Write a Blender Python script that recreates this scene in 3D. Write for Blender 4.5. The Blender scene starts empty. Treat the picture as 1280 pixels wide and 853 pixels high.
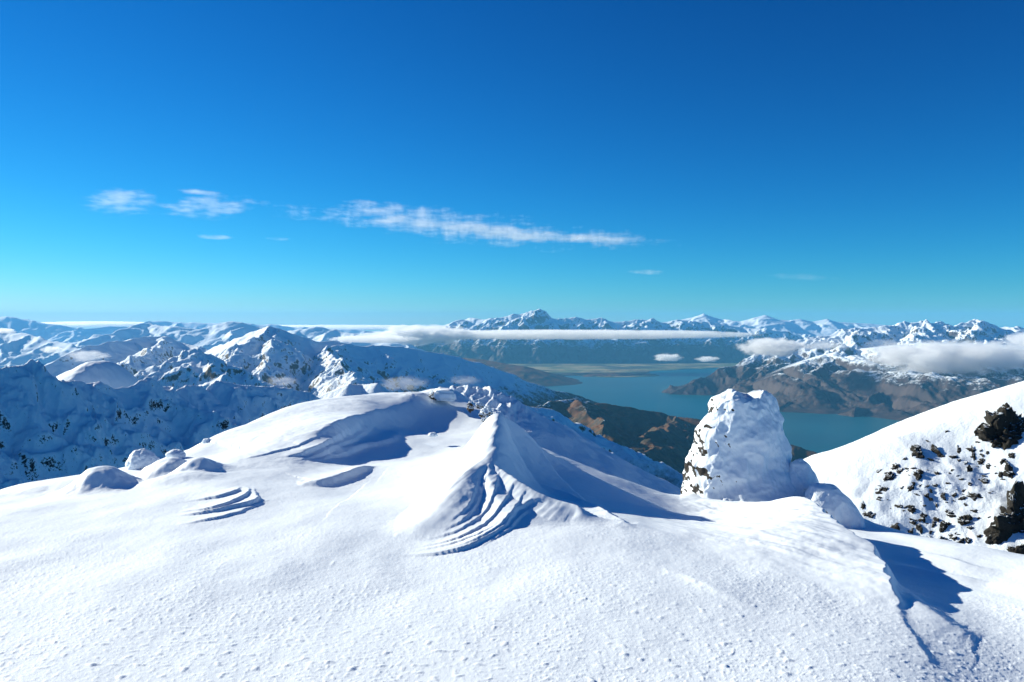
import bpy, math
import numpy as np
from math import radians

# ------------------------------------------------------------------ frame of reference
# Camera stands at the origin (height 0) looking along +Y. F is the focal length in
# photo pixels, (640, H) the pixel of the level direction. W() turns a bearing given as a
# photo pixel and a real distance Y into a point in the world.
F, H = 996.0, 402.0
LAKE = -1400.0
SC = bpy.context.scene
COL = SC.collection

def W(px, py, Y):
    return (Y*(px-640.0)/F, Y, -Y*(py-H)/F)

# ------------------------------------------------------------------ noise
def _h2(ix, iy, seed):
    h = (ix.astype(np.int64)*374761393 + iy.astype(np.int64)*668265263 + seed*974634777) & 0xffffffff
    h = ((h ^ (h >> 13))*1274126177) & 0xffffffff
    h = (h ^ (h >> 16)) & 0xffff
    return h

_A = np.arange(65536)*(2*math.pi/65536)
_C = np.cos(_A).astype(np.float32); _S = np.sin(_A).astype(np.float32)

def perlin(x, y, seed=0):
    x = np.asarray(x, dtype=np.float64); y = np.asarray(y, dtype=np.float64)
    ix = np.floor(x); iy = np.floor(y)
    fx = (x-ix).astype(np.float32); fy = (y-iy).astype(np.float32)
    ix = ix.astype(np.int64); iy = iy.astype(np.int64)
    def g(a, b, dx, dy):
        h = _h2(a, b, seed)
        return _C[h]*dx + _S[h]*dy
    u = fx*fx*fx*(fx*(fx*6-15)+10); v = fy*fy*fy*(fy*(fy*6-15)+10)
    n00 = g(ix, iy, fx, fy); n10 = g(ix+1, iy, fx-1, fy)
    n01 = g(ix, iy+1, fx, fy-1); n11 = g(ix+1, iy+1, fx-1, fy-1)
    return ((n00*(1-u)+n10*u)*(1-v) + (n01*(1-u)+n11*u)*v)*1.4

def fbm(x, y, octs=5, seed=0, gain=0.5, lac=2.03):
    s = 0; a = 1.0; f = 1.0
    for i in range(octs):
        s = s + a*perlin(x*f+17.3*i, y*f-9.1*i, seed+i); a *= gain; f *= lac
    return s

def ridged(x, y, octs=5, seed=0, gain=0.5, lac=2.07):
    s = 0; a = 1.0; f = 1.0; w = 1.0
    for i in range(octs):
        n = 1.0-np.abs(perlin(x*f+3.7*i, y*f+8.3*i, seed+i)); n = n*n*w
        s = s + a*n; w = np.clip(n*1.6, 0, 1); a *= gain; f *= lac
    return s

def perlin3(P, seed=0):
    ip = np.floor(P).astype(np.int64); f = P-ip
    u = f*f*f*(f*(f*6-15)+10)
    out = 0
    for dx in (0, 1):
        for dy in (0, 1):
            for dz in (0, 1):
                h = _h2(ip[:, 0]+dx, ip[:, 1]+dy, seed+31*(ip[:, 2]+dz))
                z = (((h*2654435761) >> 7) & 0xffff)/32768.0-1
                r = np.sqrt(np.maximum(0, 1-z*z))
                d = _C[h]*r*(f[:, 0]-dx)+_S[h]*r*(f[:, 1]-dy)+z*(f[:, 2]-dz)
                w = (u[:, 0] if dx else 1-u[:, 0])*(u[:, 1] if dy else 1-u[:, 1])*(u[:, 2] if dz else 1-u[:, 2])
                out = out + w*d
    return out*1.5

def fbm3(P, octs=4, seed=0, gain=0.5):
    s = 0; a = 1.0; f = 1.0
    for i in range(octs):
        s = s + a*perlin3(P*f+5.1*i, seed+i*7); a *= gain; f *= 2.03
    return s

def sstep(a, b, x):
    t = np.clip((x-a)/(b-a), 0, 1); return t*t*(3-2*t)

# ------------------------------------------------------------------ mesh helpers
def grid_mesh(name, X, Y, Z, mat, smooth=True):
    n, m = X.shape
    me = bpy.data.meshes.new(name)
    co = np.empty((n*m, 3), np.float32); co[:, 0] = X.ravel(); co[:, 1] = Y.ravel(); co[:, 2] = Z.ravel()
    i = np.arange(n-1)[:, None]*m+np.arange(m-1)[None, :]
    q = np.stack([i, i+1, i+m+1, i+m], -1).reshape(-1, 4).astype(np.int32)
    me.vertices.add(n*m); me.vertices.foreach_set('co', co.ravel())
    me.loops.add(q.size); me.loops.foreach_set('vertex_index', q.ravel())
    me.polygons.add(len(q)); me.polygons.foreach_set('loop_start', np.arange(0, q.size, 4, dtype=np.int32))
    me.polygons.foreach_set('use_smooth', np.full(len(q), smooth))
    me.update(calc_edges=True); me.materials.append(mat)
    o = bpy.data.objects.new(name, me); COL.objects.link(o)
    return o

_ico = {}
def ico(sub):
    if sub not in _ico:
        import bmesh
        bm = bmesh.new(); bmesh.ops.create_icosphere(bm, subdivisions=sub, radius=1)
        v = np.array([q.co[:] for q in bm.verts]); f = np.array([[q.index for q in p.verts] for p in bm.faces], np.int32)
        bm.free(); _ico[sub] = (v, f)
    return _ico[sub]

def tri_mesh(name, v, f, mat, smooth=True, parent=None, loc=None):
    me = bpy.data.meshes.new(name)
    me.vertices.add(len(v)); me.vertices.foreach_set('co', np.asarray(v, np.float32).ravel())
    f = np.asarray(f, np.int32)
    me.loops.add(f.size); me.loops.foreach_set('vertex_index', f.ravel())
    k = f.shape[1]
    me.polygons.add(len(f)); me.polygons.foreach_set('loop_start', np.arange(0, f.size, k, dtype=np.int32))
    me.polygons.foreach_set('use_smooth', np.full(len(f), smooth))
    me.update(calc_edges=True); me.materials.append(mat)
    o = bpy.data.objects.new(name, me); COL.objects.link(o)
    if loc is not None: o.location = loc
    if parent: o.parent = parent
    return o

def tag(o, label=None, cat=None, group=None, kind=None):
    if label: o['label'] = label
    if cat: o['category'] = cat
    if group: o['group'] = group
    if kind: o['kind'] = kind
    return o

# ------------------------------------------------------------------ materials
class NT:
    def __init__(s, name):
        s.m = bpy.data.materials.new(name); s.m.use_nodes = True
        s.t = s.m.node_tree; s.t.nodes.clear()
        s.out = s.t.nodes.new('ShaderNodeOutputMaterial')
    def n(s, typ, **kw):
        nd = s.t.nodes.new(typ)
        for k, v in kw.items():
            if k == 'ins':
                for a, b in v.items():
                    if hasattr(b, 'is_linked') or isinstance(b, bpy.types.NodeSocket): s.t.links.new(b, nd.inputs[a])
                    else: nd.inputs[a].default_value = b
            else: setattr(nd, k, v)
        return nd
    def math(s, op, a, b=0.0, c=None, clamp=False):
        nd = s.n('ShaderNodeMath', operation=op, use_clamp=clamp, ins={0: a, 1: b})
        if c is not None:
            if isinstance(c, bpy.types.NodeSocket): s.t.links.new(c, nd.inputs[2])
            else: nd.inputs[2].default_value = c
        return nd.outputs[0]
    def mix(s, fac, a, b):
        nd = s.n('ShaderNodeMix', data_type='RGBA')
        for idx, v in ((0, fac), (6, a), (7, b)):
            if isinstance(v, bpy.types.NodeSocket): s.t.links.new(v, nd.inputs[idx])
            else: nd.inputs[idx].default_value = v if idx == 0 else (*v, 1)
        return nd.outputs[2]
    def ss(s, x, a, b):
        nd = s.n('ShaderNodeMapRange', interpolation_type='SMOOTHSTEP', ins={0: x, 1: a, 2: b, 3: 0.0, 4: 1.0})
        return nd.outputs[0]
    def noise(s, vec, scale, detail=4, rough=0.55, dim='3D'):
        nd = s.n('ShaderNodeTexNoise', ins={'Vector': vec, 'Scale': scale, 'Detail': detail, 'Roughness': rough})
        return nd.outputs[0]

SNOW = (0.78, 0.86, 0.93)
def mat_terrain(name, snow_lo=None, snow_hi=None, steep=(0.55, 0.75), nsc=1/120., namp=300., namp_n=0.25,
                rock=(0.055, 0.045, 0.04), low=(0.10, 0.055, 0.028), low2=(0.05, 0.045, 0.025),
                bump=0.0, bscale=1/20., bdist=3.0, snow=SNOW):
    k = NT(name)
    geo = k.n('ShaderNodeNewGeometry')
    sep = k.n('ShaderNodeSeparateXYZ', ins={0: geo.outputs['Position']}); z = sep.outputs[2]
    sn = k.n('ShaderNodeSeparateXYZ', ins={0: geo.outputs['Normal']}); nz = sn.outputs[2]
    pos = geo.outputs['Position']
    n1 = k.noise(pos, nsc, 6, 0.65); n2 = k.noise(pos, nsc*5.3, 5, 0.7)
    nn = k.math('SUBTRACT', n1, 0.5)
    n22 = k.math('SUBTRACT', n2, 0.5)
    msk = k.ss(k.math('ADD', nz, k.math('ADD', k.math('MULTIPLY', n22, namp_n*2), k.math('MULTIPLY', nn, namp_n))), *steep)
    if snow_lo is not None:
        zz = k.math('ADD', z, k.math('ADD', k.math('MULTIPLY', nn, namp*1.5), k.math('MULTIPLY', n22, namp*1.5)))
        zz = k.math('ADD', zz, k.math('MULTIPLY', k.math('SUBTRACT', nz, 0.8), namp*1.2))
        hm = k.ss(zz, snow_lo, snow_hi)
        msk = k.math('MULTIPLY', msk, hm)
        ground = k.mix(k.ss(n1, 0.4, 0.6), low, low2)
        ground = k.mix(k.ss(k.math('ADD', nz, n22), 0.60, 0.78), rock, ground)
    else:
        ground = k.mix(k.ss(n2, 0.35, 0.65), rock, tuple(c*1.6 for c in rock))
    col = k.mix(msk, ground, snow)
    b = k.n('ShaderNodeBsdfPrincipled', ins={'Base Color': col, 'Roughness': 0.75, 'Specular IOR Level': 0.15})
    if bump > 0:
        nb = k.noise(pos, bscale, 6, 0.7)
        bp = k.n('ShaderNodeBump', ins={'Strength': bump, 'Distance': bdist, 'Height': nb})
        k.t.links.new(bp.outputs[0], b.inputs['Normal'])
    k.t.links.new(b.outputs[0], k.out.inputs[0])
    return k.m

def mat_near_snow():
    k = NT('wind_packed_snow')
    geo = k.n('ShaderNodeNewGeometry'); pos = geo.outputs['Position']
    n1 = k.noise(pos, 0.35, 4); n2 = k.noise(pos, 9.0, 4, 0.6); n3 = k.noise(pos, 45.0, 3, 0.6)
    col = k.mix(n1, (0.78, 0.86, 0.93), (0.82, 0.885, 0.94))
    hgt = k.math('ADD', k.math('MULTIPLY', n2, 0.008), k.math('MULTIPLY', n3, 0.007))
    at = k.n('ShaderNodeAttribute', attribute_name='polish')
    hgt = k.math('MULTIPLY', hgt, k.math('SUBTRACT', 1.0, k.math('MULTIPLY', at.outputs['Fac'], 0.85)))
    bp = k.n('ShaderNodeBump', ins={'Strength': 0.5, 'Distance': 1.0, 'Height': hgt})
    b = k.n('ShaderNodeBsdfPrincipled', ins={'Base Color': col, 'Roughness': 0.6, 'Specular IOR Level': 0.25, 'Normal': bp.outputs[0]})
    k.t.links.new(b.outputs[0], k.out.inputs[0])
    return k.m

def mat_rimed(name, nsc, steep, rockcol=(0.03, 0.028, 0.025), bump=0.5, bdist=0.05, amp=0.5, side=None):
    """rock under snow: rock shows where the face is steep and the noise allows it"""
    k = NT(name)
    geo = k.n('ShaderNodeNewGeometry'); pos = geo.outputs['Position']
    sn = k.n('ShaderNodeSeparateXYZ', ins={0: geo.outputs['Normal']}); nz = sn.outputs[2]
    n1 = k.noise(pos, nsc, 6, 0.6); n2 = k.noise(pos, nsc*4.1, 5, 0.7)
    t = k.math('ADD', nz, k.math('MULTIPLY', k.math('SUBTRACT', n1, 0.5), amp*2))
    t = k.math('ADD', t, k.math('MULTIPLY', k.math('SUBTRACT', n2, 0.5), amp))
    if side:   # rime is thinner where the wind scours: term along a fixed world direction
        d = k.n('ShaderNodeVectorMath', operation='DOT_PRODUCT', ins={0: geo.outputs['Normal'], 1: side})
        t = k.math('SUBTRACT', t, k.math('MULTIPLY', d.outputs['Value'], 0.9))
    m = k.ss(t, *steep)
    rc = k.mix(k.ss(n2, 0.35, 0.65), rockcol, tuple(c*2.4 for c in rockcol))
    rc = k.mix(k.ss(n1, 0.5, 0.7), rc, (0.035, 0.033, 0.02))
    col = k.mix(m, rc, SNOW)
    n3 = k.noise(pos, nsc*9, 5, 0.65)
    bp = k.n('ShaderNodeBump', ins={'Strength': bump, 'Distance': bdist, 'Height': k.math('ADD', n3, k.math('MULTIPLY', m, 1.2))})
    b = k.n('ShaderNodeBsdfPrincipled', ins={'Base Color': col, 'Roughness': 0.7, 'Specular IOR Level': 0.2, 'Normal': bp.outputs[0]})
    k.t.links.new(b.outputs[0], k.out.inputs[0])
    return k.m

def mat_water():
    k = NT('turquoise_lake_water')
    geo = k.n('ShaderNodeNewGeometry')
    mp = k.n('ShaderNodeMapping', ins={'Vector': geo.outputs['Position'], 'Scale': (1, 1, 1)})
    n = k.noise(mp.outputs[0], 1/45., 4, 0.6)
    nl = k.noise(mp.outputs[0], 1/2500., 3, 0.5)
    col = k.mix(k.ss(nl, 0.35, 0.65), (0.001, 0.075, 0.105), (0.0015, 0.095, 0.125))
    bp = k.n('ShaderNodeBump', ins={'Strength': 0.5, 'Distance': 4.0, 'Height': n})
    b = k.n('ShaderNodeBsdfPrincipled', ins={'Base Color': col, 'Roughness': 0.35, 'IOR': 1.33, 'Specular IOR Level': 0.18, 'Normal': bp.outputs[0]})
    k.t.links.new(b.outputs[0], k.out.inputs[0])
    return k.m

def mat_valley():
    k = NT('valley_fields')
    geo = k.n('ShaderNodeNewGeometry'); pos = geo.outputs['Position']
    vo = k.n('ShaderNodeTexVoronoi', ins={'Vector': pos, 'Scale': 1/520.})
    sp = k.n('ShaderNodeSeparateColor', ins={0: vo.outputs['Color']})
    c = k.mix(k.ss(sp.outputs[0], 0.3, 0.7), (0.10, 0.13, 0.055), (0.26, 0.22, 0.11))
    c = k.mix(k.ss(k.noise(pos, 1/1100., 5, 0.65), 0.46, 0.60), c, (0.045, 0.055, 0.035))
    b = k.n('ShaderNodeBsdfPrincipled', ins={'Base Color': c, 'Roughness': 0.9, 'Specular IOR Level': 0.1})
    k.t.links.new(b.outputs[0], k.out.inputs[0])
    return k.m

# ------------------------------------------------------------------ far and middle mountains
def resample(pts, step):
    pts = np.asarray(pts, float); seg = np.diff(pts, axis=0); L = np.hypot(seg[:, 0], seg[:, 1])
    s = np.concatenate([[0], np.cumsum(L)]); n = max(2, int(s[-1]/step)+1); t = np.linspace(0, s[-1], n)
    return np.stack([np.interp(t, s, pts[:, i]) for i in range(3)], 1)

def make_spurs(crest, spacing, length, grade, rng, sides=(1, -1), sub=True, zmin=LAKE-100, jit=0.35):
    segs = []
    c = resample(crest, spacing)
    for i in range(len(c)-1):
        p = c[i]+(c[i+1]-c[i])*rng.random()
        d = c[min(i+1, len(c)-1)]-c[max(i-1, 0)]; a0 = math.atan2(d[1], d[0])
        for s in sides:
            a = a0+s*math.pi/2+rng.normal()*jit; L = length*rng.uniform(0.55, 1.15)
            q = p.copy(); q[2] -= 8; pl = [q.copy()]; nst = 5; g = grade*rng.uniform(0.85, 1.2)
            for k in range(nst):
                a += rng.normal()*0.22; st = L/nst
                q = q+np.array([math.cos(a)*st, math.sin(a)*st, -g*st*rng.uniform(0.5, 1.5)])
                pl.append(q.copy())
                if q[2] < zmin: break
            segs += list(zip(pl[:-1], pl[1:]))
            if sub and len(pl) > 2:
                for k in range(1, len(pl)-1):
                    dd = pl[k+1]-pl[k]; aa = math.atan2(dd[1], dd[0])
                    for s2 in (1, -1):
                        b = aa+s2*rng.uniform(0.7, 1.2); q2 = pl[k]+dd*rng.random(); q2 = q2.copy(); q2[2] -= 4
                        LL = L*rng.uniform(0.18, 0.34)
                        e = q2+np.array([math.cos(b)*LL, math.sin(b)*LL, -grade*1.35*LL])
                        segs.append((q2, e))
    return segs

def seg_field(X, Y, segs, slope, base, dist=None):
    Z = np.full(X.shape, base, np.float32)
    X = X.astype(np.float32); Y = Y.astype(np.float32)
    for a, b in segs:
        dx = b[0]-a[0]; dy = b[1]-a[1]; L2 = dx*dx+dy*dy+1e-6
        R = (max(a[2], b[2])-base)/slope
        if R <= 0: continue
        t = np.clip(((X-a[0])*dx+(Y-a[1])*dy)/L2, 0, 1)
        d = np.hypot(X-(a[0]+t*dx), Y-(a[1]+t*dy))
        np.maximum(Z, a[2]+t*(b[2]-a[2])-slope*d, out=Z)
        if dist is not None: np.minimum(dist, d, out=dist)
    return Z

def fan(px0, px1, dpx, Y0, Y1, nY, power=0.5):
    n = int((px1-px0)/dpx)+1
    px = np.linspace(px0, px1, n); t = np.linspace(0, 1, nY)
    Ys = np.exp(np.log(Y0)*(1-t)+np.log(Y1)*t)*(1-power)+(Y0+(Y1-Y0)*t)*power
    YY, PP = np.meshgrid(Ys, px, indexing='ij')
    return YY*(PP-640)/F, YY, PP

def mountain(name, crests, mat, rngseed, px, Yr, nY, slope=0.62, spac=900, length=3500, grade=0.35,
             base=LAKE-120, noise=(120, 900), warp=(160, 1300), dpx=1.3, sides=(1, -1), extra=(), keep=0.25, post=None, calm=700., cal0=0.25):
    rng = np.random.default_rng(rngseed)
    segs = []; csegs = []
    for cr in crests:
        c = [np.array(W(*p)) for p in cr]
        csegs += list(zip(c[:-1], c[1:]))
        if spac: segs += make_spurs(c, spac, length, grade, rng, sides)
    nmain = len(csegs)
    for cr in extra:
        c = [np.array(W(*p)) for p in cr]
        csegs += list(zip(c[:-1], c[1:]))
        if spac: segs += make_spurs(c, spac*0.6, length*0.35, grade*1.3, rng, (1, -1), sub=False)
    X, Y, P = fan(px[0], px[1], dpx, Yr[0], Yr[1], nY)
    wa, wl = warp
    WX = X+wa*fbm(X/wl, Y/wl, 4, rngseed+50); WY = Y+wa*fbm(X/wl, Y/wl, 4, rngseed+80)
    D = np.full(X.shape, 1e9, np.float32)
    Zc = seg_field(X*0.7+WX*0.3, Y*0.7+WY*0.3, csegs[:nmain], slope, base, D)
    if len(csegs) > nmain: Zc = np.maximum(Zc, seg_field(WX, WY, csegs[nmain:], slope, base))
    Z = np.maximum(Zc, seg_field(WX, WY, segs, slope*1.05, base))
    na, nl = noise
    Zf = Zc                    # depth below the crest controls how rough it may get
    nz = (ridged(WX/nl, WY/nl, 7, rngseed+7, 0.52)-1.0)
    rough = fbm(X/nl*0.7, Y/nl*0.7, 3, rngseed+90)*0.5
    h = np.clip((Z-base)/400.0, 0, 1)
    Z = Z+na*(nz+rough)*h*keep*2*(cal0+(1-cal0)*sstep(0, calm, D))
    if post: Z = post(X, Y, Z, P)
    return grid_mesh(name, X, Y, Z, mat)

m_far = mat_terrain('far_snow_mountain', -900, -500, (0.35, 0.62), 1/900., 450, 0.35, rock=(0.06, 0.055, 0.055))
m_farleft = mat_terrain('far_left_snow', -1300, -1000, (0.35, 0.62), 1/900., 300, 0.25)
m_rem = mat_terrain('jagged_range', -960, -560, (0.50, 0.68), 1/500., 500, 0.40, rock=(0.06, 0.048, 0.045), low=(0.06, 0.045, 0.03), low2=(0.025, 0.032, 0.02))
m_cec = mat_terrain('tussock_mountain', -930, -630, (0.52, 0.66), 1/170., 460, 0.50, rock=(0.07, 0.05, 0.042), low=(0.052, 0.034, 0.027), low2=(0.027, 0.021, 0.019), bump=0.6, bscale=1/60., bdist=18)
m_mid = mat_terrain('mid_snow_mountain', -1000, -760, (0.50, 0.64), 1/150., 330, 0.50, rock=(0.07, 0.055, 0.045), low=(0.075, 0.045, 0.025), low2=(0.035, 0.03, 0.018), bump=0.5, bscale=1/40., bdist=10)
m_brown = mat_terrain('tussock_hill', -720, -600, (0.60, 0.80), 1/200., 260, 0.3, low=(0.12, 0.058, 0.022), low2=(0.045, 0.038, 0.018), rock=(0.05, 0.04, 0.025), bump=0.6, bscale=1/45., bdist=10)
m_wall = mat_terrain('shaded_wall_snow', None, None, (0.36, 0.42), 1/9., 0, 0.42, rock=(0.035, 0.026, 0.024), bump=0.9, bscale=1/9., bdist=2.2)
m_mid2 = mat_terrain('lower_snow_ridge', -620, -420, (0.50, 0.66), 1/70., 130, 0.35, rock=(0.045, 0.032, 0.02), low=(0.09, 0.05, 0.022), low2=(0.05, 0.035, 0.018), bump=0.5, bscale=1/15., bdist=3)

def ST(o, label=None):
    o['kind'] = 'structure'
    if label: o['label'] = label
    return o

# the ground sheet and the lake
def disc(name, R, z, mat, nseg=96):
    a = np.linspace(0, 2*math.pi, nseg, endpoint=False)
    v = [(0, 20000, z)]+[(R*math.cos(t), 20000+R*math.sin(t), z) for t in a]
    f = [(0, 1+i, 1+(i+1) % nseg) for i in range(nseg)]
    return tri_mesh(name, v, f, mat, False)
ST(disc('ground', 34500, LAKE-60, m_farleft), 'low ground under the ranges')
ST(disc('lake', 34000, LAKE, mat_water()), 'turquoise lake filling the valley between the mountains')

# valley plain with fields beyond the lake
def land_sheet(name, pts, z, mat, rough=350, sub=7):
    """flat shore land whose outline is a ragged polygon, given as (px, Y)"""
    P = np.array([((p-640)/F*Y, Y) for p, Y in pts]); Q = []
    n = len(P)
    for i in range(n):
        a, b = P[i], P[(i+1) % n]
        for k in range(sub*3): Q.append(a+(b-a)*k/(sub*3))
    Q = np.array(Q); Q[:, 0] += rough*fbm(Q[:, 0]/1500, Q[:, 1]/1500, 4, 5); Q[:, 1] += rough*fbm(Q[:, 0]/1500+9, Q[:, 1]/1500, 4, 6)
    import bmesh
    bm = bmesh.new(); top = [bm.verts.new((x, y, z)) for x, y in Q]; fc = bm.faces.new(top)
    r = bmesh.ops.extrude_face_region(bm, geom=[fc])
    for v in [g for g in r['geom'] if isinstance(g, bmesh.types.BMVert)]: v.co.z -= 60
    bmesh.ops.recalc_face_normals(bm, faces=bm.faces)
    me = bpy.data.meshes.new(name); bm.to_mesh(me); bm.free(); me.materials.append(mat)
    o = bpy.data.objects.new(name, me); COL.objects.link(o); return o
m_val = mat_valley()
ST(land_sheet('valley_floor', [(600, 19800), (655, 19600), (690, 20300), (720, 20600), (760, 20000), (800, 20100), (822, 20700), (800, 21700), (815, 22600), (850, 23200), (930, 24500), (930, 26500), (560, 26500), (560, 21500)], LAKE+10, m_val), 'flat farmland beyond the lake')

# far ranges
ST(mountain('mountain_range', [
    [(-160, 396, 36000), (-40, 396, 36000), (10, 397, 35000), (40, 401, 35000), (62, 405, 35000), (100, 410, 35000), (170, 407, 37000), (185, 402, 38000), (240, 403, 38000), (300, 404, 38000), (350, 407, 38000), (420, 411, 38000), (480, 414, 38000), (560, 414, 38000)],
    ], m_farleft, 11, (-180, 620), (22000, 44000), 240, slope=0.55, spac=1800, length=5000, grade=0.2, cal0=.5, noise=(240, 1900), warp=(400, 3000), base=-1000, dpx=1.6, post=lambda X, Y, Z, P: Z-700*sstep(470, 560, P)),
   'pale blue snow range along the left horizon')
ST(mountain('mountain_range', [
    [(-160, 408, 21000), (-60, 412, 21000), (15, 414, 21000), (60, 424, 20000), (100, 436, 19000), (130, 445, 18500)],
    [(95, 430, 22000), (130, 419, 23000), (160, 409, 24000), (186, 404, 25000), (215, 409, 24000), (250, 412, 24000), (275, 404, 24000), (288, 403, 24000), (330, 409, 24000), (370, 416, 23000)],
    [(370, 412, 26000), (395, 409, 26000), (420, 413, 26000), (450, 418, 25500), (500, 421, 25000), (540, 430, 25000)]
    ], m_farleft, 12, (-180, 620), (13000, 30000), 300, slope=0.55, spac=1400, length=3600, grade=0.22, cal0=.5, noise=(220, 1200), warp=(300, 2200), base=-1300, dpx=1.5, post=lambda X, Y, Z, P: Z-400*sstep(480, 560, P)),
   'mid blue snow hills in front of the left horizon range')
# snow peaks beyond the jagged range
ST(mountain('mountain_range', [
    [(820, 404, 38000), (850, 400, 38000), (868, 396, 38000), (878, 392, 38000), (888, 395, 38000), (905, 400, 38000), (925, 402, 38000), (945, 397, 38000), (957, 394, 38000), (970, 400, 38000), (985, 401, 38000), (1000, 399, 38000), (1015, 402, 38000), (1032, 398, 38000), (1045, 402, 38000), (1075, 404, 38000), (1110, 407, 38000), (1200, 409, 38000), (1330, 412, 38000), (1420, 410, 38000)]
    ], mat_terrain('far_peaks_snow', -1300, -1000, (0.30, 0.55), 1/900., 300, 0.25), 13, (790, 1460), (30000, 42000), 200, slope=0.42, spac=1500, length=4000, grade=0.2, noise=(200, 1700), warp=(350, 2500), base=-1200, dpx=1.2),
   'white peaks on the horizon right of the jagged range')
# jagged range over the lake
ST(mountain('mountain_range', [
    [(440, 432, 29000), (500, 420, 29000), (545, 411, 29000), (566, 402, 29000), (585, 398, 29000), (612, 399, 28500), (628, 397, 28500), (641, 392, 28500), (655, 393, 28500), (664, 390, 28500), (672, 387, 28500), (680, 390, 28500), (690, 397, 28500), (704, 399, 28500), (718, 397, 28500), (735, 399, 28500), (752, 398, 28500), (765, 402, 28500), (790, 399, 28500), (805, 402, 28500), (818, 399, 28500), (835, 404, 28500), (850, 400, 28500), (862, 404, 28500), (878, 402, 28500), (900, 405, 28500), (930, 407, 28500), (965, 411, 28000), (1000, 418, 28000), (1050, 425, 27500)]
    ], m_rem, 14, (420, 1080), (22500, 31500), 420, slope=0.80, spac=650, length=2300, grade=0.62, noise=(260, 800), warp=(160, 1000), dpx=1.0, keep=.32, calm=400, cal0=.35),
   'jagged snow topped range above the lake with its highest tooth in the middle')
# low hills by the plain
ST(mountain('hill', [
    [(560, 446, 19500), (600, 449, 19000), (640, 456, 18500), (655, 458, 18300), (675, 463, 18200), (690, 467, 18200)],
    [(640, 464, 19500), (660, 460, 19500), (676, 464, 19500)],
    [(735, 468, 20300), (770, 466, 20400), (810, 468, 20700)],
    ], m_brown, 15, (520, 860), (16800, 21800), 150, slope=0.30, spac=700, length=1000, grade=0.2, noise=(40, 500), warp=(100, 700), base=LAKE-100),
   'brown low hills on the far lake shore')
# tussock mountain on the right
def cec_post(X, Y, Z, P):
    sh = 1400*F/(np.interp(P, [838, 850, 890, 940, 1000, 1060, 1150, 1280, 1460], [488, 492, 502, 510, 516, 520, 530, 542, 556])-H)
    zc = -16500*(np.interp(P, [838, 862, 885, 930, 985, 1020, 1050, 1150, 1460], [492, 480, 468, 449, 430, 420, 413, 404, 412])-H)/F
    sh = sh+260*fbm(X/1500, Y/1500, 3, 404)
    ramp = -1400+.235*(Y-sh)-250*sstep(0, 900, Y-sh)*(ridged((X+.25*Y)/850, Y/3600, 4, 405)-1.0)+40*fbm(X/260, Y/260, 4, 406)*sstep(0, 500, Y-sh)
    ramp = np.minimum(ramp, zc-380-.6*np.clip(Y-15500, 0, None))
    return np.maximum(Z, np.where((P > 838), ramp, -2000))
ST(mountain('mountain', [
    [(838, 492, 15300), (862, 480, 15500), (885, 468, 15700), (930, 449, 15900), (985, 430, 16200), (1020, 420, 16300), (1050, 413, 16500), (1075, 411, 16500), (1092, 407, 16600), (1110, 410, 16600), (1128, 404, 16800), (1150, 402, 17000), (1163, 404, 17000), (1175, 402, 17000), (1192, 408, 17000), (1206, 404, 17200), (1222, 400, 17300), (1240, 403, 17300), (1256, 410, 17300), (1280, 411, 17300), (1340, 409, 17300), (1460, 415, 17300)]
    ], m_cec, 16, (815, 1470), (9800, 19500), 560, slope=0.58, spac=900, length=2600, grade=0.44, noise=(200, 520), warp=(150, 900), dpx=1.05, keep=.26, calm=500, cal0=.5,
    extra=[[(1085, 409, 16500), (1050, 440, 15200), (1015, 472, 14000), (985, 500, 12900), (960, 520, 12100)],
           [(1160, 402, 17000), (1130, 430, 15400), (1115, 468, 13600), (1085, 500, 12300), (1062, 524, 11600)],
           [(1225, 400, 17300), (1215, 440, 15000), (1190, 480, 13000), (1170, 510, 11900), (1150, 532, 11100)],
           [(1300, 411, 17300), (1300, 450, 14500), (1290, 500, 12300), (1270, 530, 11300)],
           [(985, 430, 16200), (960, 462, 15000), (925, 490, 14000), (900, 508, 13300)]], post=cec_post),
   'brown mountain with snowy tops rising from the far lake shore on the right')
# long snow mountain with the pointed peak on the left
ST(mountain('mountain', [
    [(-120, 492, 7300), (40, 466, 7300), (80, 446, 7600), (110, 433, 7900), (135, 428, 8300), (160, 426, 8600), (185, 421, 9000), (205, 420, 9200), (228, 429, 9200), (262, 437, 9000), (292, 425, 8300), (308, 418, 8100), (335, 408, 8000), (350, 411, 8100), (375, 420, 8250), (398, 426, 8400), (412, 424, 8500), (440, 431, 8650), (500, 434, 9000), (545, 440, 9300), (575, 447, 9500), (600, 454, 9700), (640, 468, 10000), (670, 480, 10200), (690, 488, 10300), (715, 492, 10450), (742, 500, 10600), (800, 520, 10800), (840, 535, 10900)]
    ], m_mid, 17, (-160, 880), (3600, 13000), 680, slope=0.68, spac=560, length=2300, grade=0.50, noise=(120, 360), warp=(80, 800), dpx=1.15, keep=.26, calm=700, cal0=.22,
    extra=[[(335, 408, 8000), (310, 430, 7400), (285, 455, 7000), (262, 480, 6200)],
           [(345, 411, 8000), (345, 425, 7600), (325, 455, 6900), (325, 480, 6300)],
           [(205, 420, 9200), (190, 440, 8000), (150, 460, 6800), (120, 485, 5900)],
           [(430, 430, 8600), (405, 440, 7700), (430, 458, 6900), (445, 480, 6100)],
           [(245, 438, 5600), (262, 452, 5500), (280, 470, 5300)], [(245, 438, 5600), (215, 448, 5500), (180, 470, 5300)]]),
   'long snow mountain with one pointed peak, shaded on its right')
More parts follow.
